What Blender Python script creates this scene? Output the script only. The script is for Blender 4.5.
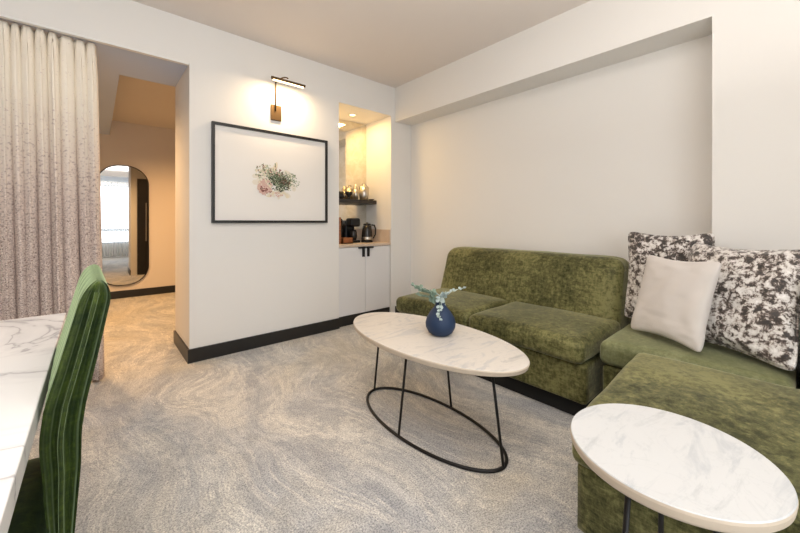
import bpy, bmesh, math, random
from mathutils import Vector, Matrix, noise
random.seed(7)
PI = math.pi
S = bpy.context.scene
C = S.collection
for o in list(bpy.data.objects):
    bpy.data.objects.remove(o)

# ---------------------------------------------------------------- camera
cam = bpy.data.objects.new('camera', bpy.data.cameras.new('camera'))
C.objects.link(cam)
cam.location = (0, 0, 1.1)
cam.rotation_euler = (PI/2, 0, math.radians(-41.23))
cam.data.sensor_width = 36
cam.data.lens = 348/800*36
cam.data.shift_y = -44.5/800
cam.data.clip_start = .02
S.camera = cam

# ---------------------------------------------------------------- light
S.view_settings.view_transform = 'Standard'
S.view_settings.look = 'None'
S.view_settings.gamma = 1
S.view_settings.exposure = 0.28
w = bpy.data.worlds.new('world'); S.world = w; w.use_nodes = True
w.node_tree.nodes['Background'].inputs[0].default_value = (.78, .90, 1, 1)
w.node_tree.nodes['Background'].inputs[1].default_value = .6

def area(name, loc, rot, sx, sy, watts, col):
    l = bpy.data.lights.new(name, 'AREA'); l.shape = 'RECTANGLE'; l.size = sx; l.size_y = sy
    l.energy = watts; l.color = col
    o = bpy.data.objects.new(name, l); C.objects.link(o); o.location = loc; o.rotation_euler = rot
    return o
def spot(name, loc, watts, col, angle=120, size=.05, rot=(0, 0, 0), blend=.8):
    l = bpy.data.lights.new(name, 'SPOT'); l.energy = watts; l.color = col
    l.spot_size = math.radians(angle); l.spot_blend = blend; l.shadow_soft_size = size
    o = bpy.data.objects.new(name, l); C.objects.link(o); o.location = loc; o.rotation_euler = rot
    return o
area('daylight_window', (.0, -1.42, 1.35), (math.radians(90), 0, 0), 2.6, 1.8, 52, (.93, .965, 1))
# added overhead and upward fill without any fitting, then the hallway lamps
area('added_ceiling_fill', (.35, .45, 2.66), (0, 0, 0), 2.2, 2.2, 20, (1, .99, .965))  # added fill from above to even out the room, no real lamp
area('added_upward_fill', (.3, -.3, 1.75), (PI, 0, 0), 2.2, 1.6, 60, (1, .95, .90))  # added unseen fill that brightens the ceiling
spot('hall_downlight_and_fill', (.95, 5.1, 2.50), 130, (1, .56, .23), 150, .06)
spot('hall_downlight_and_fill', (-.35, 4.7, 2.30), 90, (1, .60, .27), 150, .06)
spot('hall_downlight_and_fill', (-.25, 3.95, 2.30), 55, (1, .62, .30), 160, .06)  # extra beam added to brighten the jamb and nearby floor
area('alcove_downlight_beam', (2.22, 3.36, 2.325), (0, 0, 0), .3, .25, 7, (1, .64, .25))

# ---------------------------------------------------------------- materials
def mat(name, base=(.8, .8, .8), rough=.5, metal=0, **kw):
    m = bpy.data.materials.new(name); m.use_nodes = True
    b = m.node_tree.nodes['Principled BSDF']
    b.inputs['Base Color'].default_value = (*base, 1)
    b.inputs['Roughness'].default_value = rough
    b.inputs['Metallic'].default_value = metal
    for k, v in kw.items():
        b.inputs[k.replace('_', ' ')].default_value = v
    return m
class G:
    def __init__(s, m):
        s.t = m.node_tree; s.n = s.t.nodes; s.b = s.n['Principled BSDF']
        s.tc = s.n.new('ShaderNodeTexCoord')
    def link(s, a, b): s.t.links.new(a, b)
    def mapping(s, scale=(1, 1, 1), rot=(0, 0, 0), coord='Object'):
        m = s.n.new('ShaderNodeMapping'); m.inputs['Scale'].default_value = scale; m.inputs['Rotation'].default_value = rot
        s.link(s.tc.outputs[coord], m.inputs[0]); return m.outputs[0]
    def noise(s, vec, scale, detail=4, rough=.5, dist=0):
        n = s.n.new('ShaderNodeTexNoise'); n.inputs['Scale'].default_value = scale; n.inputs['Detail'].default_value = detail
        n.inputs['Roughness'].default_value = rough; n.inputs['Distortion'].default_value = dist
        s.link(vec, n.inputs['Vector']); return n
    def ramp(s, fac, stops, interp='LINEAR'):
        r = s.n.new('ShaderNodeValToRGB'); r.color_ramp.interpolation = interp
        e = r.color_ramp.elements
        while len(e) < len(stops): e.new(.5)
        for i, (p, c) in enumerate(stops):
            e[i].position = p; e[i].color = (*c, 1) if len(c) == 3 else c
        s.link(fac, r.inputs[0]); return r.outputs[0]
    def mix(s, fac, a, b, mode='MIX'):
        m = s.n.new('ShaderNodeMix'); m.data_type = 'RGBA'; m.blend_type = mode
        if hasattr(fac, 'links'): s.link(fac, m.inputs[0])
        else: m.inputs[0].default_value = fac
        for x, i in ((a, 6), (b, 7)):
            if hasattr(x, 'links'): s.link(x, m.inputs[i])
            else: m.inputs[i].default_value = (*x, 1)
        return m.outputs[2]
    def math(s, op, a, b=0):
        m = s.n.new('ShaderNodeMath'); m.operation = op
        for x, i in ((a, 0), (b, 1)):
            if hasattr(x, 'links'): s.link(x, m.inputs[i])
            else: m.inputs[i].default_value = x
        return m.outputs[0]
    def color(s, c): s.link(c, s.b.inputs['Base Color'])
    def bump(s, h, strength=.3, dist=.01):
        b = s.n.new('ShaderNodeBump'); b.inputs['Strength'].default_value = strength; b.inputs['Distance'].default_value = dist
        s.link(h, b.inputs['Height']); s.link(b.outputs[0], s.b.inputs['Normal'])

M = {}
m = M['wall'] = mat('warm white wall paint', (.78, .76, .73), .75)
g = G(m); n = g.noise(g.mapping(), 180, 3); g.bump(n.outputs[0], .08, .002)
m = M['ceiling'] = mat('ceiling paint', (.76, .70, .655), .85)
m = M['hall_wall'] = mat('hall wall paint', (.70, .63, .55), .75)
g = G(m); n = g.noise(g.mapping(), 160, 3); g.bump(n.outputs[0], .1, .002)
M['soffit'] = mat('soffit paint with cool light tint', (.50, .58, .75), .8)  # bluish cast of the mixed light is put into this colour
M['black_trim'] = mat('black baseboard paint', (.012, .011, .010), .38)
M['black_metal'] = mat('black powder coated metal', (.008, .007, .007), .45, .3)
M['black_fabric'] = mat('black plinth', (.006, .006, .006), .8)

# carpet
m = M['carpet'] = mat('patterned carpet', rough=.95)
g = G(m)
v = g.mapping()
warp = g.noise(v, .55, 2, .5)
vm = g.n.new('ShaderNodeVectorMath'); vm.operation = 'MULTIPLY_ADD'
g.link(warp.outputs['Color'], vm.inputs[0]); vm.inputs[1].default_value = (1.7, 1.7, 0); g.link(v, vm.inputs[2])
def strm(scale, rot, loc):
    mp = g.n.new('ShaderNodeMapping'); mp.inputs['Scale'].default_value = scale; mp.inputs['Rotation'].default_value = (0, 0, rot); mp.inputs['Location'].default_value = loc
    g.link(vm.outputs[0], mp.inputs[0]); return mp.outputs[0]
def band(f, stops, k): return g.math('MULTIPLY', g.ramp(f, [(p, (q, q, q)) for p, q in stops]), k)
a1 = g.noise(strm((2.0, .6, 1), .15, (0, 0, 0)), 1.4, 8, .7, .2).outputs[0]
c = g.ramp(a1, [(.36, (.40, .405, .42)), (.46, (.475, .47, .465)), (.53, (.55, .53, .495)), (.63, (.60, .57, .52))])
a2 = g.noise(strm((5.5, .55, 1), .15, (3, 7, 0)), 1.5, 12, .74, .25).outputs[0]
c = g.mix(band(a2, [(.53, 0), (.54, 1), (.58, 1), (.59, 0)], .60), c, (.70, .67, .61))
a8 = g.noise(strm((6.5, .6, 1), .1, (5, 1, 0)), 1.7, 12, .76, .25).outputs[0]
c = g.mix(band(a8, [(.52, 0), (.535, 1), (.57, 1), (.585, 0)], .45), c, (.31, .315, .33))
a3 = g.noise(strm((1.5, .8, 1), .1, (9, 2, 0)), 2.8, 15, .84, .1).outputs[0]
c = g.mix(band(a3, [(.51, 0), (.535, 1)], .50), c, (.29, .295, .315))
a7 = g.noise(v, 22, 10, .85, .1).outputs[0]
c = g.mix(band(a7, [(.51, 0), (.54, 1)], .42), c, (.31, .31, .32))
a9 = g.noise(strm((1.0, .8, 1), .1, (4, 4, 0)), 5, 15, .86, .1).outputs[0]
c = g.mix(band(a9, [(.53, 0), (.55, 1)], .35), c, (.66, .64, .60))
a5 = g.noise(v, .9, 3, .6, .5).outputs[0]
c = g.mix(band(a5, [(.48, 0), (.62, 1)], .35), c, (.52, .44, .30))
a4 = g.noise(v, 150, 3, .8).outputs[0]
c = g.mix(.8, c, g.ramp(a4, [(.38, (.40, .40, .42)), (.50, (1, 1, 1)), (.62, (1.45, 1.44, 1.4))]), 'MULTIPLY')
g.color(c)
g.bump(g.noise(v, 500, 2, .6).outputs[0], .2, .002)

def velvet(name, dark, light, patch=(3.2, 3.2, 9), big=1.6):
    m = mat(name, dark, .62)
    g = G(m); v = g.mapping()
    a = g.noise(v, big, 3, .6, .4)
    b = g.noise(g.mapping(patch), 6, 7, .75, .5)
    f = g.noise(g.mapping((1, 1, .45)), 48, 4, .75)
    s = g.math('ADD', g.math('MULTIPLY', a.outputs[0], .34), g.math('ADD', g.math('MULTIPLY', b.outputs[0], .36), g.math('MULTIPLY', f.outputs[0], .30)))
    mid = tuple((x*.6+y*.4) for x, y in zip(dark, light))
    g.color(g.ramp(s, [(.42, dark), (.50, mid), (.575, light)]))
    g.b.inputs['Sheen Weight'].default_value = .55
    g.b.inputs['Sheen Roughness'].default_value = .35
    g.b.inputs['Sheen Tint'].default_value = (.80, .80, .58, 1)
    g.b.inputs['Specular IOR Level'].default_value = .25
    g.bump(f.outputs[0], .15, .003)
    return m
M['velvet'] = velvet('olive green crushed velvet', (.022, .024, .003), (.205, .195, .075))
M['velvet_light'] = velvet('pale olive velvet', (.12, .13, .055), (.23, .24, .125))  # same velvet in a paler, flatter tone for the corner seat
m = M['chair_velvet'] = velvet('emerald green velvet', (.005, .016, .0008), (.045, .070, .006))
G(m).b.inputs['Sheen Tint'].default_value = (.62, .80, .46, 1)
m.node_tree.nodes['Principled BSDF'].inputs['Sheen Weight'].default_value = .75

def marble(name, base, vein, tint, scale=3, rot=.4, amount=.6, rough=.25):
    m = mat(name, base, rough)
    g = G(m); v = g.mapping((1, 3.2, 1), (0, 0, rot))
    n = g.noise(v, scale, 9, .66, .8)
    c = g.ramp(n.outputs[0], [(.28, vein), (.43, base), (.52, base), (.60, tint), (.72, base)])
    n2 = g.noise(g.mapping((1, 1, 1), (0, 0, rot)), scale*1.7, 6, .6, 1.3)
    vv = g.ramp(n2.outputs[0], [(.485, (0, 0, 0)), (.50, (1, 1, 1)), (.515, (0, 0, 0))])
    c = g.mix(g.math('MULTIPLY', vv, amount), c, vein)
    g.color(c)
    return m
M['travertine'] = marble('cream grey marble', (.64, .60, .55), (.38, .37, .365), (.50, .49, .485), 3.4, 1.35, .25, .3)
M['side_marble'] = marble('pale grey marble', (.54, .545, .545), (.36, .375, .385), (.44, .455, .47), 4.0, .5, .2, .3)
M['marble_edge'] = mat('honed beige marble edge', (.56, .47, .37), .5)
m = M['desk_marble'] = mat('white quartz with grey veins', (.8, .8, .8), .22)
g = G(m); v = g.mapping((1, 1.5, 1), (0, 0, .5))
n = g.noise(v, 1.7, 5, .55, 1.1)
c = g.ramp(n.outputs[0], [(.44, (.83, .82, .81)), (.487, (.74, .73, .73)), (.50, (.46, .45, .46)), (.508, (.74, .73, .73)), (.56, (.83, .82, .81))])
g.color(c)

m = M['foil'] = mat('black brown and white mottled velvet', (.5, .5, .5), .5)
g = G(m); v = g.mapping()
n = g.noise(v, 32, 7, .72, .3)
n2 = g.noise(v, 60, 3, .6)
n3 = g.noise(v, 3.2, 2, .5)
s = g.math('ADD', g.math('ADD', g.math('MULTIPLY', n.outputs[0], .70), g.math('MULTIPLY', n2.outputs[0], .17)), g.math('MULTIPLY', n3.outputs[0], .13))
g.color(g.ramp(s, [(.41, (.016, .012, .010)), (.462, (.055, .036, .028)), (.485, (.24, .195, .17)), (.515, (.60, .57, .54)), (.62, (.80, .77, .75))]))
g.b.inputs['Sheen Weight'].default_value = .4
g.bump(g.noise(v, 9, 4, .6, 1.2).outputs[0], .6, .02)
m = M['linen'] = mat('pale grey linen', (.60, .56, .53), .9)
g = G(m); g.b.inputs['Sheen Weight'].default_value = .3
g.bump(g.noise(g.mapping((1, 1, 6)), 160, 3).outputs[0], .2, .002)

m = M['curtain'] = mat('cream curtain fading to mauve speckle', (.7, .65, .58), .8)
g = G(m)
sx = g.n.new('ShaderNodeSeparateXYZ'); g.link(g.tc.outputs['Object'], sx.inputs[0])
z = sx.outputs[2]
v = g.mapping((1, 1, 1.4))
spk = g.noise(v, 60, 3, .7).outputs[0]
big = g.noise(v, 7, 4, .6).outputs[0]
gr = g.ramp(g.math('ADD', z, g.math('MULTIPLY', g.math('SUBTRACT', big, .5), .35)), [(0, (0, 0, 0)), (1, (1, 1, 1))])
mr = g.n.new('ShaderNodeMapRange'); mr.inputs['From Min'].default_value = 1.98; mr.inputs['From Max'].default_value = 1.05
g.link(g.math('ADD', z, g.math('MULTIPLY', g.math('SUBTRACT', big, .5), .3)), mr.inputs['Value'])
dens = mr.outputs[0]
thr = g.math('SUBTRACT', .66, g.math('MULTIPLY', dens, .235))
isd = g.n.new('ShaderNodeMapRange'); g.link(g.math('SUBTRACT', spk, thr), isd.inputs['Value'])
isd.inputs['From Min'].default_value = -.015; isd.inputs['From Max'].default_value = .015
speck = g.ramp(g.noise(v, 120, 2, .7).outputs[0], [(.36, (.17, .115, .10)), (.48, (.50, .40, .36)), (.62, (.80, .69, .62))])
c = g.mix(dens, (.93, .85, .73), (.60, .48, .425))
c = g.mix(isd.outputs[0], c, speck)
g.color(c)

M['brass'] = mat('aged brass', (.13, .078, .034), .5, .8)
M['white_laminate'] = mat('white laminate', (.74, .73, .73), .4)
M['frame_black'] = mat('black picture frame', (.01, .009, .008), .35)
M['paper'] = mat('white print paper', (.80, .775, .745), .6)
m = M['counter'] = marble('beige stone counter', (.58, .46, .36), (.48, .38, .29), (.63, .52, .42), 6, .3, .1, .4)
M['shelf'] = mat('dark slate shelf', (.022, .020, .020), .4)
M['mirror'] = mat('mirror glass', (.58, .59, .60), .02, 1)
m = M['antique'] = mat('antiqued mirror', (.80, .76, .68), .06, 1)
g = G(m); n = g.noise(g.mapping(), 9, 7, .7, .6)
g.color(g.ramp(n.outputs[0], [(.4, (.74, .69, .58)), (.55, (.84, .80, .72))]))
M['door_black'] = mat('black door paint', (.01, .009, .009), .35)
M['blue'] = mat('matte deep blue ceramic', (.006, .024, .070), .6)
m = M['leaf'] = mat('eucalyptus leaf', (.20, .28, .22), .7)
M['leaf_pale'] = mat('pale eucalyptus leaf', (.40, .48, .47), .7)
M['wood'] = mat('orange brown wood', (.27, .085, .022), .45)
g = G(M['wood']); n = g.noise(g.mapping((1, 1, 8)), 12, 4); g.color(g.ramp(n.outputs[0], [(.3, (.17, .05, .014)), (.7, (.36, .13, .04))]))
M['chrome'] = mat('brushed steel', (.50, .46, .41), .32, 1)
M['black_plastic'] = mat('gloss black plastic', (.006, .006, .007), .3, Specular_IOR_Level=.3)
M['smoke_glass'] = mat('dark glass', (.02, .017, .015), .12, Specular_IOR_Level=.35)
M['glass'] = mat('clear glass', (.9, .92, .92), .02, Transmission_Weight=1.0, IOR=1.45)
M['white_metal'] = mat('white metal', (.8, .79, .77), .4)
M['window_grey'] = mat('grey window frame', (.22, .25, .28), .45)
M['lamp_glow'] = mat('warm lamp glow', (1, .8, .5), .5)
b = M['lamp_glow'].node_tree.nodes['Principled BSDF']; b.inputs['Emission Color'].default_value = (1, .74, .40, 1); b.inputs['Emission Strength'].default_value = 5
m = M['sheer'] = bpy.data.materials.new('white sheer fabric'); m.use_nodes = True
nt = m.node_tree; nt.nodes.clear()
out = nt.nodes.new('ShaderNodeOutputMaterial'); mx = nt.nodes.new('ShaderNodeMixShader'); mx2 = nt.nodes.new('ShaderNodeMixShader')
tr = nt.nodes.new('ShaderNodeBsdfTransparent'); tl = nt.nodes.new('ShaderNodeBsdfTranslucent'); df = nt.nodes.new('ShaderNodeBsdfDiffuse')
tl.inputs[0].default_value = (.9, .92, .92, 1); df.inputs[0].default_value = (.85, .85, .83, 1)
mx2.inputs[0].default_value = .35; nt.links.new(tl.outputs[0], mx2.inputs[1]); nt.links.new(df.outputs[0], mx2.inputs[2])
mx.inputs[0].default_value = .42; nt.links.new(tr.outputs[0], mx.inputs[1]); nt.links.new(mx2.outputs[0], mx.inputs[2])
nt.links.new(mx.outputs[0], out.inputs[0])

# ---------------------------------------------------------------- helpers
def tag(o, label, cat, group=None):
    o['label'] = label; o['category'] = cat
    if group: o['group'] = group
    return o
def thing(name, label, cat, loc=(0, 0, 0), group=None):
    o = bpy.data.objects.new(name, None); C.objects.link(o); o.location = loc; o.empty_display_size = .1
    return tag(o, label, cat, group)
def obj(name, bm, material, parent=None, smooth=False, mods=None, loc=None):
    """link a bmesh given in world metres as one object (children are stored relative to their parent)"""
    me = bpy.data.meshes.new(name)
    off = Vector((0, 0, 0))
    p = parent
    while p is not None: off += p.location; p = p.parent
    if parent is None and loc is not None: off = Vector(loc)
    if off.length: bmesh.ops.translate(bm, verts=bm.verts, vec=-off)
    bmesh.ops.recalc_face_normals(bm, faces=bm.faces)
    bm.to_mesh(me); bm.free()
    for mm in (material if isinstance(material, (list, tuple)) else [material]): me.materials.append(mm)
    if smooth:
        for f in me.polygons: f.use_smooth = True
    o = bpy.data.objects.new(name, me); C.objects.link(o)
    if parent is not None: o.parent = parent
    elif loc is not None: o.location = loc
    return o
def bevel(o, wd=.004, seg=2):
    b = o.modifiers.new('bevel', 'BEVEL'); b.width = wd; b.segments = seg; b.limit_method = 'ANGLE'; b.angle_limit = math.radians(40)
    return o
def B(*boxes):
    bm = bmesh.new()
    for (x0, x1, y0, y1, z0, z1) in boxes: box(bm, x0, x1, y0, y1, z0, z1)
    return bm
def box(bm, x0, x1, y0, y1, z0, z1, mi=0):
    vs = [bm.verts.new((x, y, z)) for x in (x0, x1) for y in (y0, y1) for z in (z0, z1)]
    for f in ((0, 1, 3, 2), (4, 6, 7, 5), (0, 4, 5, 1), (2, 3, 7, 6), (0, 2, 6, 4), (1, 5, 7, 3)):
        bm.faces.new([vs[i] for i in f]).material_index = mi
def struct(name, bm, m, parent=None):
    o = obj(name, bm, m, parent)
    if parent is None: o['kind'] = 'structure'
    return o
def tube(bm, pts, r, seg=10, closed=False, mi=0):
    pts = [Vector(p) for p in pts]; n = len(pts); rings = []
    rr = r if isinstance(r, (list, tuple)) else [r]*n
    up = None
    for i, p in enumerate(pts):
        a = pts[(i-1) % n] if (closed or i > 0) else p
        c = pts[(i+1) % n] if (closed or i < n-1) else p
        d = (c-a).normalized()
        if up is None:
            up = Vector((0, 0, 1)) if abs(d.z) < .9 else Vector((1, 0, 0))
        s = d.cross(up).normalized(); up = s.cross(d).normalized()
        rings.append([bm.verts.new(p + rr[i]*(math.cos(2*PI*k/seg)*s + math.sin(2*PI*k/seg)*up)) for k in range(seg)])
    for i in range(n if closed else n-1):
        A, D = rings[i], rings[(i+1) % n]
        for k in range(seg): bm.faces.new((A[k], A[(k+1) % seg], D[(k+1) % seg], D[k])).material_index = mi
    if not closed:
        bm.faces.new(rings[0][::-1]).material_index = mi; bm.faces.new(rings[-1]).material_index = mi
def T(pts, r, seg=10, closed=False):
    bm = bmesh.new(); tube(bm, pts, r, seg, closed); return bm
def lathe(bm, cx, cy, prof, seg=32, sx=1, sy=1, mi=0):
    """prof: list of (radius, z); radius 0 closes the end"""
    rings = []
    for r, z in prof:
        if r <= 1e-6: rings.append([bm.verts.new((cx, cy, z))])
        else: rings.append([bm.verts.new((cx+r*sx*math.cos(2*PI*k/seg), cy+r*sy*math.sin(2*PI*k/seg), z)) for k in range(seg)])
    for A, D in zip(rings, rings[1:]):
        for k in range(seg):
            k2 = (k+1) % seg
            if len(A) == 1 and len(D) == 1: continue
            if len(A) == 1: f = bm.faces.new((A[0], D[k2], D[k]))
            elif len(D) == 1: f = bm.faces.new((A[k], A[k2], D[0]))
            else: f = bm.faces.new((A[k], A[k2], D[k2], D[k]))
            f.material_index = mi
def L(cx, cy, prof, **k):
    bm = bmesh.new(); lathe(bm, cx, cy, prof, **k); return bm
def soft_box(x0, x1, y0, y1, z0, z1, r=.04, puff=0, wob=.003, n=18, fn=None, seed=0):
    """rounded upholstered block with a crowned top"""
    bm = bmesh.new()
    bmesh.ops.create_cube(bm, size=2)
    bmesh.ops.subdivide_edges(bm, edges=bm.edges, cuts=n, use_grid_fill=True)
    c = Vector(((x0+x1)/2, (y0+y1)/2, (z0+z1)/2)); hx, hy, hz = (x1-x0)/2, (y1-y0)/2, (z1-z0)/2
    def sp(t): return math.copysign(1-(1-abs(t))**1.7, t)     # denser towards the edges
    for v in bm.verts:
        u = [sp(t) for t in v.co]
        p = Vector((u[0]*hx, u[1]*hy, u[2]*hz))
        q = Vector((max(-hx+r, min(hx-r, p.x)), max(-hy+r, min(hy-r, p.y)), max(-hz+r, min(hz-r, p.z))))
        d = p-q
        if d.length > 1e-9: p = q + d.normalized()*min(r, d.length if d.length < r and sum(abs(k) > 1e-6 for k in d) < 2 else r)
        k = (1-u[0]**2)*(1-u[1]**2)
        if u[2] > 0: p.z += puff*k**.6*u[2]
        p += c
        nz = noise.noise_vector(p*5+Vector((seed, 0, 0)))
        p += nz*wob
        if fn: p = fn(p)
        v.co = p
    return bm

# ---------------------------------------------------------------- room shell
H, H2, YB, YH = 2.68, 2.34, 3.125, 6.44
struct('floor', B((-2.7, 3.1, -1.35, 6.55, -.08, 0)), M['carpet'])
struct('ceiling', B((-2.6, 3.1, -1.3, YB, H, H+.1)), M['ceiling'])
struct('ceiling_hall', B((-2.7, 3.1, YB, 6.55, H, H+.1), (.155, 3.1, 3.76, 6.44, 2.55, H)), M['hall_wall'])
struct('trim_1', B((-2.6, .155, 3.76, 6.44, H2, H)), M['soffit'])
struct('wall_back', B((.554, 1.898, YB, 3.76, 0, H), (1.898, 2.6, YB, 3.63, H2, H),
                      (1.898, 2.6, 3.63, 3.76, 0, H), (2.6, 3.1, YB, 3.76, 0, H)), M['wall'])
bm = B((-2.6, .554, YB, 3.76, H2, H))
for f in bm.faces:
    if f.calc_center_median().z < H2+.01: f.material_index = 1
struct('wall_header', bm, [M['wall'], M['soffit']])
struct('wall_right', B((2.66, 3.1, .321, YB, 2.28, H), (2.918, 3.1, .321, YB, 0, 2.28), (2.66, 3.1, -1.3, .321, 0, H)), M['wall'])
struct('wall_left', B((-2.7, -2.6, -1.3, 6.55, 0, H)), M['wall'])
struct('wall_front', B((-2.6, 3.1, -1.3, -1.2, 0, .42), (-2.6, 3.1, -1.3, -1.2, 2.25, H), (-2.6, -1.3, -1.3, -1.2, .42, 2.25), (1.3, 3.1, -1.3, -1.2, .42, 2.25)), M['wall'])
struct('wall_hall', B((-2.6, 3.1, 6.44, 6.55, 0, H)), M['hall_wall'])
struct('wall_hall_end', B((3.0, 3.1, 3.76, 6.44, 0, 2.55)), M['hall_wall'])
bh = .107
struct('baseboard_back', B((.54, 1.898, YB-.014, YB, 0, bh), (.54, .554, YB, 3.76, 0, bh), (2.66, 2.918, YB-.014, YB, 0, bh)), M['black_trim'])
struct('baseboard_right', B((2.904, 2.918, .321, YB-.014, 0, bh)), M['black_trim'])
struct('baseboard_hall', B((-2.6, 3.0, 6.426, 6.44, 0, bh)), M['black_trim'])
struct('baseboard_left', B((-2.6, -2.586, -1.2, 6.42, 0, bh)), M['black_trim'])

win = struct('window_1', B((-1.3, 1.3, -1.29, -1.24, .42, .47), (-1.3, 1.3, -1.29, -1.24, 2.2, 2.25), (-1.3, -1.25, -1.29, -1.24, .47, 2.2),
                    (1.25, 1.3, -1.29, -1.24, .47, 2.2), (-.02, .03, -1.29, -1.24, .47, 2.2), (-1.25, 1.25, -1.28, -1.25, .82, .88)), M['window_grey'])
struct('valance', B((-1.6, 1.6, -1.2, -1.04, 2.36, 2.5)), M['window_grey'], None)
bpy.data.objects['valance'].name = 'trim_2'
# sheer curtains in front of the window
bm = bmesh.new(); cols = []
N = 420
for i in range(N+1):
    s = i/N; x = -1.55+s*3.1
    y = -1.12+.028*math.sin(s*2*PI*46+1.3*math.sin(s*40))
    cols.append([bm.verts.new((x, y, zz)) for zz in (.02, 1.2, 2.34)])
for a, b in zip(cols, cols[1:]):
    for k in range(2): bm.faces.new((a[k], b[k], b[k+1], a[k+1]))
o = obj('sheer_curtain', bm, M['sheer'], smooth=True)
tag(o, 'white sheer curtain over the window, seen in the hall mirror', 'curtain')

door = struct('door_1', B((.66, 1.52, 3.76, 3.80, 0, 2.0)), M['door_black'])
struct('door_handle', B((.80, .815, 3.80, 3.825, .7, 1.5)), M['chrome'], door)

# ---------------------------------------------------------------- curtain in the opening
def curtain():
    bm = bmesh.new(); rows = [0.02, .15, .4, .7, 1.0, 1.3, 1.6, 1.9, 2.1, 2.24, 2.29, 2.325]
    # irregular pleats: cumulative widths
    xs = [0]; rnd = random.Random(11)
    while xs[-1] < 1.75: xs.append(xs[-1]+rnd.uniform(.034, .078))
    tot = xs[-1]; amps = [rnd.uniform(.030, .052) for _ in xs]; tilt = [rnd.uniform(-.012, .012) for _ in xs]
    K = 14; cols = []
    for j in range(len(xs)-1):
        for k in range(K):
            t = k/K; s = xs[j]+(xs[j+1]-xs[j])*t
            am = amps[j]*(1-t)+amps[j+1]*t
            ph = (j+t)*2*PI
            col = []
            for z in rows:
                zz = z/2.34
                top = max(0, min(1, (2.33-z)/.15))
                a = am*(.45+.55*top)*(1+.25*(1-zz))
                x = .006-s + (1-zz)*(.05*(1-s/tot)) + tilt[j]*(1-zz) + .013*math.sin(ph*2)*top
                y = 3.195 + a*(2.2*((1+math.cos(ph))/2)**4-1) + .006*math.sin(z*3+j)
                col.append(bm.verts.new((x, y, z)))
            cols.append(col)
    for a, b in zip(cols, cols[1:]):
        for k in range(len(rows)-1): bm.faces.new((a[k], b[k], b[k+1], a[k+1]))
    o = obj('curtain', bm, M['curtain'], smooth=True)
    sm = o.modifiers.new('thick', 'SOLIDIFY'); sm.thickness = .003
    return tag(o, 'floor length pleated curtain fading from cream to speckled mauve brown beside the hall doorway', 'curtain')
curtain()
o = obj('curtain_rail', B((-1.7, .55, YB-.004, YB+.03, H2-.014, H2-.001)), M['white_metal'])
tag(o, 'thin white curtain rail along the underside of the wall above the doorway', 'curtain rail')

# ---------------------------------------------------------------- hall mirror
def pill(cx, w, z0, z1, r, n=20):
    P = []
    for (ax, az, a0) in ((cx+w/2-r, z1-r, 0), (cx-w/2+r, z1-r, PI/2), (cx-w/2+r, z0+r, PI), (cx+w/2-r, z0+r, 1.5*PI)):
        for k in range(n+1): P.append((ax+r*math.cos(a0+PI/2*k/n), az+r*math.sin(a0+PI/2*k/n)))
    return P
def prism_y(P, y0, y1):
    bm = bmesh.new()
    a = [bm.verts.new((x, y0, z)) for x, z in P]; b = [bm.verts.new((x, y1, z)) for x, z in P]
    bm.faces.new(a[::-1]); bm.faces.new(b); n = len(P)
    for i in range(n): bm.faces.new((a[i], a[(i+1) % n], b[(i+1) % n], b[i]))
    return bm
t = thing('wall_mirror', 'tall rounded mirror hanging on the far hall wall, reflecting a window', 'mirror', (.31, 6.42, .19))
obj('mirror_frame', prism_y(pill(.31, .60, .18, 1.92, .27), 6.415, 6.438), M['black_metal'], t)
obj('mirror_glass', prism_y(pill(.31, .575, .193, 1.907, .258), 6.410, 6.414), M['mirror'], t)

# recessed downlight fitting, built for the alcove only
def downlight(x, y, z, label):
    t = thing('downlight', label, 'downlight', (x, y, z))
    bm = bmesh.new(); lathe(bm, x, y, [(.030, z-.004), (.046, z-.006), (.048, z-.001), (.030, z-.001), (.030, z-.004)], seg=24)
    obj('trim_ring', bm, M['white_metal'], t, True)
    obj('lamp', L(x, y, [(0, z-.003), (.029, z-.003), (.029, z-.001), (0, z-.001)], seg=20), M['lamp_glow'], t)
downlight(2.24, 3.39, H2, 'small glowing recessed downlight in the alcove ceiling above the coffee shelf')

# ---------------------------------------------------------------- framed print
FX0, FX1, FZ0, FZ1 = .706, 1.75, 1.092, 1.912
t = thing('framed_picture', 'large black framed print of a small flower cluster on white, on the wall', 'picture', ((FX0+FX1)/2, YB, FZ0))
fw = .022; ya, yb = YB-.032, YB-.001
o = obj('frame', B((FX0, FX1, ya, yb, FZ1-fw, FZ1), (FX0, FX1, ya, yb, FZ0, FZ0+fw), (FX0, FX0+fw, ya, yb, FZ0+fw, FZ1-fw), (FX1-fw, FX1, ya, yb, FZ0+fw, FZ1-fw)), M['frame_black'], t)
obj('paper', B((FX0+fw, FX1-fw, YB-.016, YB-.006, FZ0+fw, FZ1-fw)), M['paper'], t)
# the printed flowers: thin inked shapes lying on the paper
pm = [mat('ink dark green', (.035, .06, .03), .7), mat('ink sage', (.17, .22, .13), .7), mat('ink pale green', (.42, .46, .33), .7), mat('ink blush', (.62, .42, .36), .7),
      mat('ink wine', (.20, .04, .04), .7), mat('ink cream', (.74, .66, .50), .7), mat('ink wash', (.74, .69, .60), .7), mat('ink brown', (.14, .08, .05), .7)]
bm = bmesh.new()
PX, PZ = 1.235, 1.475
cnt = [0]
def petal(x, z, l, wd, a, mi):
    cnt[0] += 1
    y = YB-.0163-cnt[0]*.0000035
    vs = []
    for k in range(8):
        th = 2*PI*k/8; px = l*math.cos(th); pz = wd*math.sin(th)*(1-.35*math.cos(th))
        vs.append(bm.verts.new((x+px*math.cos(a)-pz*math.sin(a), y, z+px*math.sin(a)+pz*math.cos(a))))
    bm.faces.new(vs).material_index = mi
rnd = random.Random(5)
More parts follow.
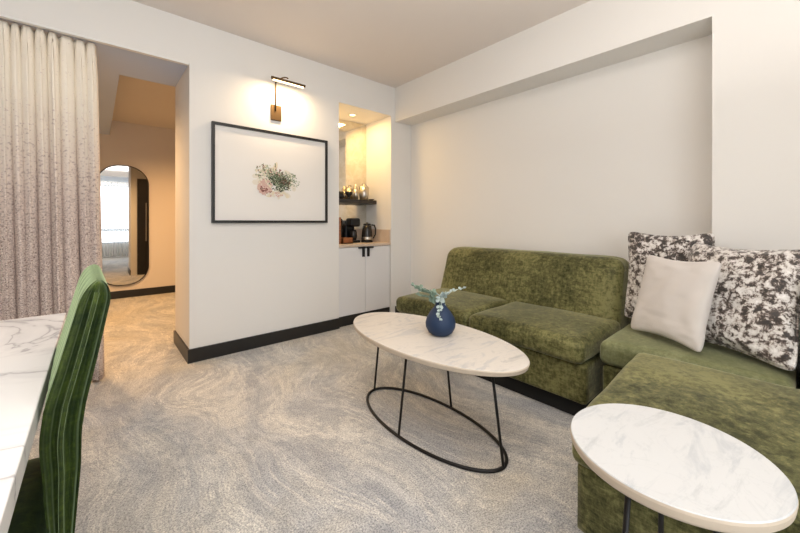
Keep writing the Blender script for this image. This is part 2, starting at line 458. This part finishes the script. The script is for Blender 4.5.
def cluster(cx, cz, rx, rz, n, l, mis):
    for _ in range(n):
        a = rnd.uniform(0, 2*PI); q = rnd.random()**.6
        s = rnd.uniform(.6, 1.3)
        petal(PX+1.22*(cx+rx*q*math.cos(a)-PX), PZ+1.15*(cz+rz*q*math.sin(a)-PZ), l*s, l*s*rnd.uniform(.35, .6), rnd.uniform(0, PI), rnd.choice(mis))
cluster(PX, PZ-.01, .155, .125, 60, .034, [6, 6, 5])
cluster(PX-.07, PZ+.05, .085, .075, 170, .009, [5, 2, 1, 2, 5, 7])
cluster(PX+.075, PZ+.0, .105, .075, 220, .009, [2, 1, 2, 6, 1])
cluster(PX+.03, PZ-.01, .085, .075, 330, .009, [0, 1, 1, 2, 0, 7])
cluster(PX+.06, PZ-.02, .045, .04, 80, .009, [0, 0, 7])
cluster(PX-.02, PZ+.03, .05, .03, 60, .008, [0, 1])
cluster(PX-.085, PZ-.055, .052, .058, 120, .014, [3, 3, 3, 5])
cluster(PX-.075, PZ-.085, .038, .020, 40, .009, [4, 4, 3])
cluster(PX-.10, PZ-.07, .02, .02, 20, .007, [4, 7])
cluster(PX+.01, PZ-.105, .07, .022, 50, .012, [6, 5, 3])
for (ax, az, bx, bz) in ((-.09, .07, -.11, .125), (0, .05, -.012, .15), (-.03, .05, -.055, .10), (.02, .05, .03, .10)):
    for k in range(9):
        f = k/8; petal(PX+1.15*ax+(bx-ax)*f+rnd.uniform(-.006, .006), PZ+az+(bz-az)*f, .008, .0045, rnd.uniform(0, PI), rnd.choice([7, 4, 1, 3]))
obj('flower_print', bm, pm, t)

# ---------------------------------------------------------------- picture light
t = thing('picture_light', 'brass picture light with a glowing bar mounted above the framed flower print', 'wall light', (1.235, YB, 2.02))
bevel(obj('wall_plate', B((1.187, 1.283, YB-.018, YB-.001, 2.02, 2.158)), M['brass'], t), .003)
obj('stem', T([(1.225, YB-.024, 2.10), (1.225, YB-.026, 2.33), (1.225, YB-.03, 2.36)], .0065, 10), M['brass'], t, True)
arc = [(1.225, YB-.03, 2.355)]
for k in range(9):
    a = PI*k/8*.95; arc.append((1.225+.055*(k/8), YB-.04-.128*(1-math.cos(a))/2, 2.36+.022*math.sin(a)))
obj('arm', T(arc, .006, 8), M['brass'], t, True)
bm = bmesh.new()
tube(bm, [(1.13, 2.95, 2.333), (1.436, 2.95, 2.333)], .013, 14)
h_ = obj('lamp_bar', bm, M['brass'], t, True)
tube_bm = B((1.145, 1.421, 2.942, 2.958, 2.314, 2.321))
obj('light_strip', tube_bm, M['lamp_glow'], h_)
l = area('picture_light_beam', (1.283, 2.955, 2.308), (math.radians(18), 0, 0), .28, .02, 4.5, (1, .72, .42))

# ---------------------------------------------------------------- alcove kitchenette
AX0, AX1 = 1.898, 2.6
t = thing('cabinet', 'white two door cabinet built into the alcove under the stone counter', 'cabinet', (2.25, 3.4, 0))
obj('body', B((AX0+.004, AX1-.004, 3.165, 3.62, .105, .83)), M['white_laminate'], t)
obj('plinth', B((AX0+.002, AX1-.002, 3.15, 3.60, .0, .10)), M['black_trim'], t)
mid = 2.246
for (x0, x1, hs) in ((AX0+.006, mid-.0015, -1), (mid+.0015, AX1-.008, 1)):
    d = bevel(obj('door', B((x0, x1, 3.142, 3.162, .108, .826)), M['white_laminate'], t), .0015)
    xe = mid-.010 if hs < 0 else mid+.010
    a, b = sorted((xe, xe+hs*.085)); c, e = sorted((xe+hs*.012, xe+hs*.034))
    obj('handle', B((a, b, 3.116, 3.1415, .812, .826), (c, e, 3.122, 3.1415, .72, .812)), M['black_metal'], d)
t = thing('countertop', 'beige stone counter with upstand on top of the white alcove cabinet', 'countertop', (2.25, 3.4, .835))
bevel(obj('slab', B((AX0+.002, AX1-.002, 3.130, 3.625, .832, .86)), M['counter'], t), .002)
obj('upstand', B((AX1-.016, AX1-.001, 3.135, 3.612, .8605, 1.01), (AX0+.002, AX1-.016, 3.613, 3.626, .8605, 1.01)), M['counter'], t)
o = obj('mirror_panel', B((AX0+.002, AX1-.002, 3.616, 3.629, 1.012, 2.335)), M['antique'])
tag(o, 'antiqued mirror panel lining the back of the alcove behind the shelf', 'mirror')
o = bevel(obj('wall_shelf', B((AX0+.001, AX1-.001, 3.40, 3.614, 1.318, 1.364)), M['shelf']), .002)
tag(o, 'dark floating shelf across the alcove, holding mugs and steel barware', 'shelf')

zc = .8605
# wooden caddy
t = thing('wooden_caddy', 'orange brown wooden box with upright back on the counter left of the coffee maker', 'box', (2.11, 3.33, zc))
obj('tray', B((2.03, 2.17, 3.27, 3.40, zc, zc+.012), (2.03, 2.17, 3.27, 3.28, zc, zc+.065), (2.03, 2.17, 3.39, 3.40, zc, zc+.065), (2.03, 2.04, 3.27, 3.40, zc, zc+.065), (2.16, 2.17, 3.27, 3.40, zc, zc+.065)), M['wood'], t)
obj('upright_board', B((2.00, 2.024, 3.29, 3.41, zc, zc+.29)), M['wood'], t)
def glass(x, y, z, r, h, m_, name, label, cat, group=None):
    o = obj(name, L(x, y, [(0, z), (r*.8, z), (r, z+h), (r*.93, z+h), (r*.74, z+.008), (0, z+.008)], seg=24), m_, None, True, loc=(x, y, z))
    return tag(o, label, cat, group)
glass(2.115, 3.465, zc, .036, .20, M['smoke_glass'], 'tall_glass', 'tall dark tinted glass behind the wooden box on the alcove counter', 'glass')
glass(2.155, 3.54, zc, .034, .15, M['chrome'], 'metal_tumbler', 'short steel tumbler between the wooden box and the coffee maker', 'tumbler')
# coffee maker
t = thing('coffee_maker', 'black single cup coffee maker on the counter left of the kettle', 'coffee maker', (2.27, 3.46, zc))
cx, cy = 2.27, 3.46
bevel(obj('body', B((cx-.065, cx+.065, cy+.02, cy+.11, zc, zc+.26)), M['black_plastic'], t), .02, 4)
bevel(obj('head', B((cx-.067, cx+.067, cy-.10, cy+.03, zc+.185, zc+.285)), M['black_plastic'], t), .025, 4)
bevel(obj('base', B((cx-.062, cx+.062, cy-.10, cy+.03, zc, zc+.028)), M['black_plastic'], t), .008, 2)
obj('carafe', L(cx, cy-.04, [(0, zc+.032), (.038, zc+.032), (.046, zc+.07), (.044, zc+.12), (.032, zc+.15), (0, zc+.15)]), M['smoke_glass'], t, True)
# kettle
t = thing('electric_kettle', 'black electric kettle with steel band on the counter right of the coffee maker', 'kettle', (2.425, 3.36, zc))
cx, cy = 2.425, 3.36
obj('base', L(cx, cy, [(0, zc), (.068, zc), (.07, zc+.018), (0, zc+.02)]), M['black_plastic'], t, True)
obj('jug', L(cx, cy, [(0, zc+.022), (.062, zc+.022), (.064, zc+.06), (.058, zc+.14), (.050, zc+.195), (0, zc+.197)]), M['smoke_glass'], t, True)
obj('band', L(cx, cy, [(.0655, zc+.03), (.067, zc+.035), (.0665, zc+.062), (.0645, zc+.064)]), M['chrome'], t, True)
obj('lid', L(cx, cy, [(0, zc+.198), (.050, zc+.198), (.044, zc+.218), (.012, zc+.224), (.012, zc+.234), (0, zc+.236)]), M['black_plastic'], t, True)
hp = [(cx+.052, cy-.02, zc+.205), (cx+.085, cy-.03, zc+.20), (cx+.10, cy-.034, zc+.16), (cx+.098, cy-.034, zc+.09), (cx+.075, cy-.026, zc+.05), (cx+.056, cy-.018, zc+.045)]
obj('handle', T(hp, .009, 10), M['black_plastic'], t, True)
# shelf items
zs = 1.3645
def mug(x, y, label):
    t = thing('mug', label, 'mug', (x, y, zs))
    obj('cup', L(x, y, [(0, zs), (.032, zs), (.037, zs+.03), (.037, zs+.085), (.033, zs+.085), (.032, zs+.01), (0, zs+.01)], seg=24), M['black_plastic'], t, True)
    obj('handle', T([(x+.035, y-.01, zs+.07), (x+.058, y-.02, zs+.065), (x+.06, y-.02, zs+.035), (x+.035, y-.01, zs+.025)], .005, 8), M['black_plastic'], t, True)
mug(2.125, 3.46, 'black mug at the left end of the alcove shelf')
o = obj('footed_bowl', L(2.235, 3.455, [(0, zs), (.026, zs), (.010, zs+.012), (.012, zs+.03), (.04, zs+.06), (.046, zs+.088), (.042, zs+.088), (.034, zs+.062), (0, zs+.04)], seg=24), M['smoke_glass'], None, True, loc=(2.235, 3.455, zs))
tag(o, 'small dark footed bowl on the shelf between the mug and the steel shaker', 'bowl')
t = thing('cocktail_shaker', 'narrow steel shaker standing left of the ice bucket on the shelf', 'shaker', (2.35, 3.49, zs))
obj('body', L(2.35, 3.49, [(0, zs), (.030, zs), (.040, zs+.12), (0, zs+.121)]), M['chrome'], t, True)
obj('lid', L(2.35, 3.49, [(.040, zs+.122), (.034, zs+.15), (.016, zs+.165), (.015, zs+.185), (0, zs+.187)]), M['chrome'], t, True)
t = thing('ice_bucket', 'steel ice bucket with looped handle on the right of the alcove shelf', 'ice bucket', (2.45, 3.46, zs))
obj('body', L(2.45, 3.46, [(0, zs), (.05, zs), (.058, zs+.06), (.062, zs+.15), (.056, zs+.15), (.052, zs+.02), (0, zs+.02)]), M['chrome'], t, True)
obj('lid', L(2.45, 3.46, [(.060, zs+.152), (.05, zs+.165), (.010, zs+.172), (.012, zs+.19), (0, zs+.192)]), M['chrome'], t, True)
obj('handle', T([(2.45+.062*math.cos(a*PI/10), 3.46, zs+.12+.085*math.sin(a*PI/10)) for a in range(11)], .004, 8), M['chrome'], t, True)
t = thing('saucer', 'low dark saucer at the right end of the alcove shelf beside the ice bucket', 'saucer', (2.555, 3.45, zs))
obj('plate', L(2.555, 3.45, [(0, zs), (.018, zs), (.038, zs+.012), (.036, zs+.014), (0, zs+.006)], seg=24), M['black_plastic'], t, True)

# ---------------------------------------------------------------- sofas
V = M['velvet']
# --- wall sofa
SY0, SY1 = .75, 2.28
t = thing('sofa', 'two seat olive green velvet sofa against the recessed wall behind the coffee table', 'sofa', (2.4, 1.515, 0))
obj('plinth', B((2.045, 2.84, SY0+.03, SY1-.03, 0, .105)), M['black_fabric'], t)
obj('base', soft_box(1.985, 2.88, SY0, SY1, .105, .325, .018, 0, .002, 14), V, t, True)
SM = (SY0+SY1)/2
obj('seat_cushion', soft_box(1.935, 2.58, SY0-.005, SM-.003, .328, .462, .045, .022, .006, 20, seed=3), V, t, True)
obj('seat_cushion', soft_box(1.935, 2.58, SM+.003, SY1+.005, .328, .462, .045, .022, .006, 20, seed=9), V, t, True)
def lean(p):
    k = max(0, (p.z-.33)/.53); p = p.copy()
    front = max(0, (2.80-p.x)/.32)
    p.x += .16*k*min(1, front*1.2) if p.x < 2.80 else 0
    p.y = SM+(p.y-SM)*(1-.012*k)
    return p
obj('backrest', soft_box(2.47, 2.885, SY0+.005, SY1+.035, .33, .852, .085, .006, .005, 20, fn=lean, seed=5), V, t, True)
# --- corner seat
t = thing('corner_seat', 'olive velvet corner seat unit holding the cushions between the two sofas', 'sofa', (2.33, .35, 0))
obj('plinth', B((2.10, 2.63, .03, .66, 0, .105)), M['black_fabric'], t)
obj('base', soft_box(2.075, 2.645, .01, .70, .105, .325, .018, 0, .002, 12), V, t, True)
obj('seat_cushion', soft_box(2.055, 2.65, .005, .715, .328, .458, .04, .012, .005, 18, seed=14), M['velvet_light'], t, True)
# --- chaise sofa in the foreground
t = thing('chaise_sofa', 'olive green velvet sofa in the right foreground beside the round side table', 'sofa', (1.9, -.3, 0))
def flare(p):
    p = p.copy(); p.y += max(0, min(1, (p.y+.2)/.5))*(p.x-1.14)*.045
    return p
obj('plinth', B((1.22, 2.40, -1.0, .40, 0, .105)), M['black_fabric'], t)
obj('base', soft_box(1.165, 2.04, -1.03, .472, .105, .325, .018, 0, .002, 12), V, t, True)
obj('seat_cushion', soft_box(1.142, 2.035, -1.03, .485, .328, .462, .032, .018, .006, 24, seed=21, fn=flare), V, t, True)
def lean2(p):
    k = max(0, (p.z-.33)/.53); p = p.copy()
    if p.x < 2.4: p.x += .14*k
    return p
obj('backrest', soft_box(2.06, 2.645, -1.03, -.012, .33, .865, .06, .006, .005, 16, fn=lean2, seed=25), V, t, True)
obj('back_base', B((2.06, 2.63, -1.02, -.005, .10, .33)), V, t)

# ---------------------------------------------------------------- cushions
def pillow(name, label, p0, p1, height, lean_v, mt, thick=.15, grp=None, wr=.008, seed=0, roll=0, wtop=1.0, pipe=True, pin=.10):
    """p0,p1: bottom corners; lean_v: horizontal displacement of the top edge"""
    p0, p1 = Vector(p0), Vector(p1); ex = p1-p0; W = ex.length; ex.normalize()
    ez = Vector((lean_v[0], lean_v[1], 0)); ez.z = math.sqrt(max(.01, height**2-ez.length**2)); ez.normalize()
    ey = ez.cross(ex).normalized()
    n = 40; bm = bmesh.new(); grid = {}
    org = (p0+p1)/2
    def pos(u, v, side):
        e = (max(0, 1-u*u))**.5*(max(0, 1-v*v))**.5
        th = thick/2*e**.75
        x = u*W/2*(1-pin*(1-v*v)*abs(u)**2)
        z = v*height/2*(1-pin*1.25*(1-u*u)*abs(v)**2)
        x *= 1-.07*(abs(u)*abs(v))**8; z *= 1-.07*(abs(u)*abs(v))**8
        q = org+ex*x+ez*(z+height/2)
        nv = noise.noise_vector(Vector((u*2.2+seed, v*2.2, side*2)))
        nv2 = noise.noise(Vector((u*3+seed, v*9, side)))
        q += ey*side*(th+ (nv.x*wr+nv2*wr*.6)*min(1, e*2)) + ez*roll*u*.5*W
        q += ey*(nv.y*wr*.8)
        return q
    for side in (1, -1):
        for i in range(n+1):
            for j in range(n+1):
                u = -1+2*i/n; v = -1+2*j/n
                u = math.copysign(1-(1-abs(u))**1.5, u); v = math.copysign(1-(1-abs(v))**1.5, v)
                rim = i in (0, n) or j in (0, n)
                if rim and side == -1: grid[(side, i, j)] = grid[(1, i, j)]
                else: grid[(side, i, j)] = bm.verts.new(pos(u, v, side))
        for i in range(n):
            for j in range(n):
                q = [grid[(side, i, j)], grid[(side, i+1, j)], grid[(side, i+1, j+1)], grid[(side, i, j+1)]]
                bm.faces.new(q if side > 0 else q[::-1])
    rim = [grid[(1, i, 0)].co.copy() for i in range(n)]+[grid[(1, n, j)].co.copy() for j in range(n)]+[grid[(1, i, n)].co.copy() for i in range(n, 0, -1)]+[grid[(1, 0, j)].co.copy() for j in range(n, 0, -1)]
    t = thing(name, label, 'cushion', tuple(org))
    obj('cover', bm, mt, t, True)
    if pipe: obj('piping', T(rim, .006, 8, True), mt, t, True)
    return t
pillow('patterned_cushion', 'black and white mottled velvet cushion behind the plain grey one, by the sofa back', (2.575, .742, .478), (2.535, .305, .478), .57, (.055, -.01), M['foil'], .11, seed=2)
pillow('patterned_cushion', 'large black and white mottled cushion at the right edge of the photo', (2.37, .465, .476), (2.14, .0, .476), .56, (.22, -.06), M['foil'], .15, seed=8, wr=.014)
pillow('plain_cushion', 'plain pale grey linen cushion leaning in front of the mottled cushions', (2.33, .645, .474), (2.125, .29, .474), .47, (.145, -.06), M['linen'], .10, seed=5, wr=.006, pipe=False)

# ---------------------------------------------------------------- coffee table
def table_top(cx, cy, rx, ry, z, th, m_, me, parent):
    bm = bmesh.new(); seg = 96
    prof = [(0, z-th, 1), (.965, z-th, 1), (.99, z-th+.006, 1), (1, z-.007, 1), (.995, z-.002, 0), (.985, z, 0), (.6, z, 0), (0, z, 0)]
    rings = []
    for k, zz, _ in prof:
        rings.append([bm.verts.new((cx, cy, zz))] if k == 0 else [bm.verts.new((cx+rx*k*math.cos(2*PI*i/seg), cy+ry*k*math.sin(2*PI*i/seg), zz)) for i in range(seg)])
    for (A, D), pr in zip(zip(rings, rings[1:]), prof):
        for i in range(seg):
            j = (i+1) % seg
            if len(A) == 1: f = bm.faces.new((A[0], D[i], D[j]))
            elif len(D) == 1: f = bm.faces.new((A[i], A[j], D[0]))
            else: f = bm.faces.new((A[i], A[j], D[j], D[i]))
            f.material_index = pr[2]; f.smooth = False
    return obj('tabletop', bm, [m_, me], parent)
t = thing('coffee_table', 'oval coffee table with pale marble top and thin black ring base', 'coffee table', (1.368, 1.338, 0))
cx, cy = 1.368, 1.338
table_top(cx, cy, .284, .582, .485, .030, M['travertine'], M['marble_edge'], t)
obj('base_ring', T([(cx+.205*math.cos(a*PI/48), cy+.476*math.sin(a*PI/48), .008) for a in range(96)], .008, 10, True), M['black_metal'], t, True)
obj('top_ring', T([(cx+.145*math.cos(a*PI/48), cy+.412*math.sin(a*PI/48), .449) for a in range(96)], .006, 8, True), M['black_metal'], t, True)
for (bx, by, tx, ty) in ((0, .476, 0, .412), (0, -.476, 0, -.412), (.205, 0, .145, 0), (-.205, 0, -.145, 0)):
    obj('leg', T([(cx+bx, cy+by, .008), (cx+tx, cy+ty, .452)], .0065, 10), M['black_metal'], t, True)

# side table
t = thing('side_table', 'small round marble topped side table over the foreground sofa edge', 'side table', (.951, .190, 0))
cx, cy = .951, .190
table_top(cx, cy, .192, .192, .60, .026, M['side_marble'], M['marble_edge'], t)
obj('base_ring', T([(cx+.145*math.cos(a*PI/36), cy+.145*math.sin(a*PI/36), .008) for a in range(72)], .007, 10, True), M['black_metal'], t, True)
obj('top_plate', L(cx, cy, [(0, .565), (.105, .565), (.105, .5735), (0, .5735)], seg=40), M['black_metal'], t)
for d in (17, 150, 241):
    a = math.radians(d); obj('leg', T([(cx+.145*math.cos(a), cy+.145*math.sin(a), .008), (cx+.095*math.cos(a), cy+.095*math.sin(a), .566)], .006, 10), M['black_metal'], t, True)

# ---------------------------------------------------------------- vase and eucalyptus
vx, vy, vz = 1.424, 1.288, .4855
o = obj('vase', L(vx, vy, [(0, vz), (.045, vz), (.066, vz+.015), (.080, vz+.042), (.082, vz+.065), (.074, vz+.095), (.055, vz+.125), (.036, vz+.148), (.026, vz+.165), (.022, vz+.178), (.018, vz+.178), (.020, vz+.165), (.028, vz+.148), (.045, vz+.12), (.0, vz+.03)], seg=48), M['blue'], None, True, loc=(vx, vy, vz))
tag(o, 'matte deep blue teardrop vase on the oval coffee table', 'vase')
right = Vector((.752, -.659, 0)); fwd = Vector((.659, .752, 0))
t = thing('eucalyptus_sprig', 'pale green eucalyptus sprigs standing in the blue vase', 'plant', (vx, vy, vz+.15))
rnd = random.Random(3)
def sprig(pts, n, size, m_):
    P = [Vector((vx, vy, vz+.10))]+[Vector((vx, vy, vz+.18))+right*a+fwd*b+Vector((0, 0, c)) for a, b, c in pts]
    # smooth path
    path = []
    for i in range(len(P)-1):
        p_ = P[max(0, i-1)]; q0 = P[i]; q1 = P[i+1]; q2 = P[min(len(P)-1, i+2)]
        for k in range(6):
            s = k/6; path.append(.5*((2*q0)+(q1-p_)*s+(2*p_-5*q0+4*q1-q2)*s*s+(3*q0-p_-3*q1+q2)*s**3))
    path.append(P[-1])
    st = obj('stem', T(path, .0016, 6), M['leaf'], t, True)
    bm = bmesh.new()
    for i in range(n):
        f = .25+.75*i/(n-1); k = f*(len(path)-1); a = path[int(k)]; d = (path[min(len(path)-1, int(k)+1)]-path[max(0, int(k)-1)]).normalized()
        for sgn in (-1, 1):
            sd = d.cross(Vector((rnd.uniform(-.5, .5), rnd.uniform(-.5, .5), 1))).normalized()*sgn
            ax = (sd*.8+d*.5+Vector((0, 0, rnd.uniform(-.2, .5)))).normalized(); nn = ax.cross(d).normalized(); wv = ax.cross(nn).normalized()
            l = size*rnd.uniform(.7, 1.2)*(1.15-.5*f); wd = l*.42
            c = a+ax*l*.55
            vs = [bm.verts.new(c+ax*l*.5*math.cos(q*PI/4)+wv*wd*math.sin(q*PI/4)+nn*l*.08*math.cos(q*PI/2)) for q in range(8)]
            vb = [bm.verts.new(v.co+nn*.0012) for v in vs]
            bm.faces.new(vs); bm.faces.new(vb[::-1])
            for q in range(8): bm.faces.new((vs[q], vb[q], vb[(q+1) % 8], vs[(q+1) % 8]))
    lf = obj('leaves', bm, m_, t); lf['kind'] = 'stuff'
sprig([(-.04, 0, .03), (-.10, .0, .055), (-.15, .01, .082)], 14, .032, M['leaf'])
sprig([(.03, 0, .028), (.07, 0, .058), (.135, .02, .068)], 10, .024, M['leaf_pale'])
sprig([(.0, -.01, .02), (-.005, -.03, .02), (-.012, -.062, -.03), (-.014, -.070, -.075)], 10, .026, M['leaf_pale'])
sprig([(-.03, .03, .025), (-.08, .08, .05), (-.11, .11, .06)], 10, .028, M['leaf'])
sprig([(-.05, .0, .02), (-.09, -.02, .03), (-.125, -.03, .045)], 12, .030, M['leaf'])
sprig([(.015, -.015, .03), (.025, -.03, .045)], 7, .030, M['leaf_pale'])

# ---------------------------------------------------------------- desk
t = thing('desk', 'desk with white marble top and grey veins at the left edge of the photo', 'desk', (-.6, 1.1, 0))
bevel(obj('desktop', B((-1.1, -.083, .32, 1.865, .705, .75)), M['desk_marble'], t), .003)
for (x, y) in ((-1.04, .38), (-1.04, 1.80), (-.20, .38), (-.20, 1.80)):
    obj('leg', B((x-.02, x+.02, y-.02, y+.02, 0, .705)), M['black_metal'], t)
obj('apron', B((-1.04, -.18, 1.79, 1.81, .65, .705), (-1.04, -.18, .37, .39, .65, .705), (-1.05, -1.03, .39, 1.79, .65, .705)), M['black_metal'], t)

# ---------------------------------------------------------------- desk chair
def chair():
    t = thing('desk_chair', 'emerald green velvet chair with channelled back tucked at the marble desk', 'chair', (-.2, 1.17, 0))
    ROT = math.radians(1.3)
    Y0, Y1 = .945, 1.40
    CYc = (Y0+Y1)/2
    zs0, zs1 = .30, .975
    outer = [(.28, -.040), (.457, -.034), (.607, -.023), (.68, -.022), (.735, -.015), (.82, .002), (.94, .024), (1.0, .032)]
    thick = [(.28, .030), (.457, .034), (.56, .050), (.65, .060), (.735, .062), (.94, .050), (1.0, .045)]
    def interp(tb, z):
        for (a, x), (b, y) in zip(tb, tb[1:]):
            if z <= b: return x+(y-x)*max(0, (z-a)/(b-a))
        return tb[-1][1]
    def shell(z, t, e):
        """point on the back: t across the thickness (-1 inner, 1 outer), e along the width (-1 near, 1 far)"""
        q = max(0, (z-(zs1-.045))/.045)
        cap = math.sqrt(max(.02, 1-q*q*.98))
        h = interp(thick, z)/2; xc = interp(outer, z)-h
        hw = (Y1-Y0)/2
        if z > zs1-.04:
            k = (z-(zs1-.04))/.04; hw -= .03*(1-math.sqrt(max(0, 1-k*k)))
        return xc+t*h*cap, e*hw
    bm = bmesh.new(); levels = 34; rings = []
    for li in range(levels+1):
        v = li/levels; z = zs0+(zs1-zs0)*(1-(1-v)**1.6)
        ring = []
        def put(x, y):
            ring.append(bm.verts.new((x*math.cos(ROT)-y*math.sin(ROT)-.003, CYc+x*math.sin(ROT)+y*math.cos(ROT), z)))
        soft = max(0, min(1, (zs1-z)/.03))
        for k in range(41):                       # outer face, near to far
            e = -1+2*k/40; x, y = shell(z, 1, e*.95); put(x, y)
        for k in range(1, 24):                    # far end
            u = 1-2*k/24; x, y = shell(z, u, 1); put(x, y-.012*abs(u)**3-.006*soft*math.exp(-(u/.14)**2))
        for k in range(61):                       # inner face with vertical channels
            e = 1-2*k/60; x, y = shell(z, -1, e*.95); put(x+.005*soft*(1-abs(math.cos(PI*2.5*(e+1))))**2, y)
        for k in range(1, 24):                    # near end with its two padded rolls
            u = -1+2*k/24; x, y = shell(z, u, -1); put(x, y+(.050*abs(u)**2.4 if u > 0 else .018*abs(u)**4)+soft*(.020*math.exp(-((u+.32)/.22)**4)+.020*math.exp(-((u-.30)/.26)**4)))
        rings.append(ring)
    for a, b in zip(rings, rings[1:]):
        n = len(a)
        for k in range(n): bm.faces.new((a[k], a[(k+1) % n], b[(k+1) % n], b[k]))
    for ring in (rings[0], rings[-1]): bm.faces.new(ring)
    obj('backrest', bm, M['chair_velvet'], t, True)
    pts = []
    for k in range(24):
        z = zs0+.04+(zs1-.02-zs0-.04)*k/23; x, y = shell(z, -.02, -1); y += .001
        pts.append((x*math.cos(ROT)-y*math.sin(ROT)-.003, CYc+x*math.sin(ROT)+y*math.cos(ROT), z))
    obj('piping', T(pts, .004, 8), M['chair_velvet'], t, True)
    obj('seat', soft_box(-.53, -.078, .95, 1.395, .34, .455, .04, .015, .003, 12), M['chair_velvet'], t, True)
    for (x, y, dx) in ((-.49, .97, -.02), (-.49, 1.37, -.02), (-.11, .97, .03), (-.11, 1.37, .03)):
        obj('leg', T([(x+dx, y, 0), (x, y, .37)], [.010, .017], 10), M['black_metal'], t, True)
chair()
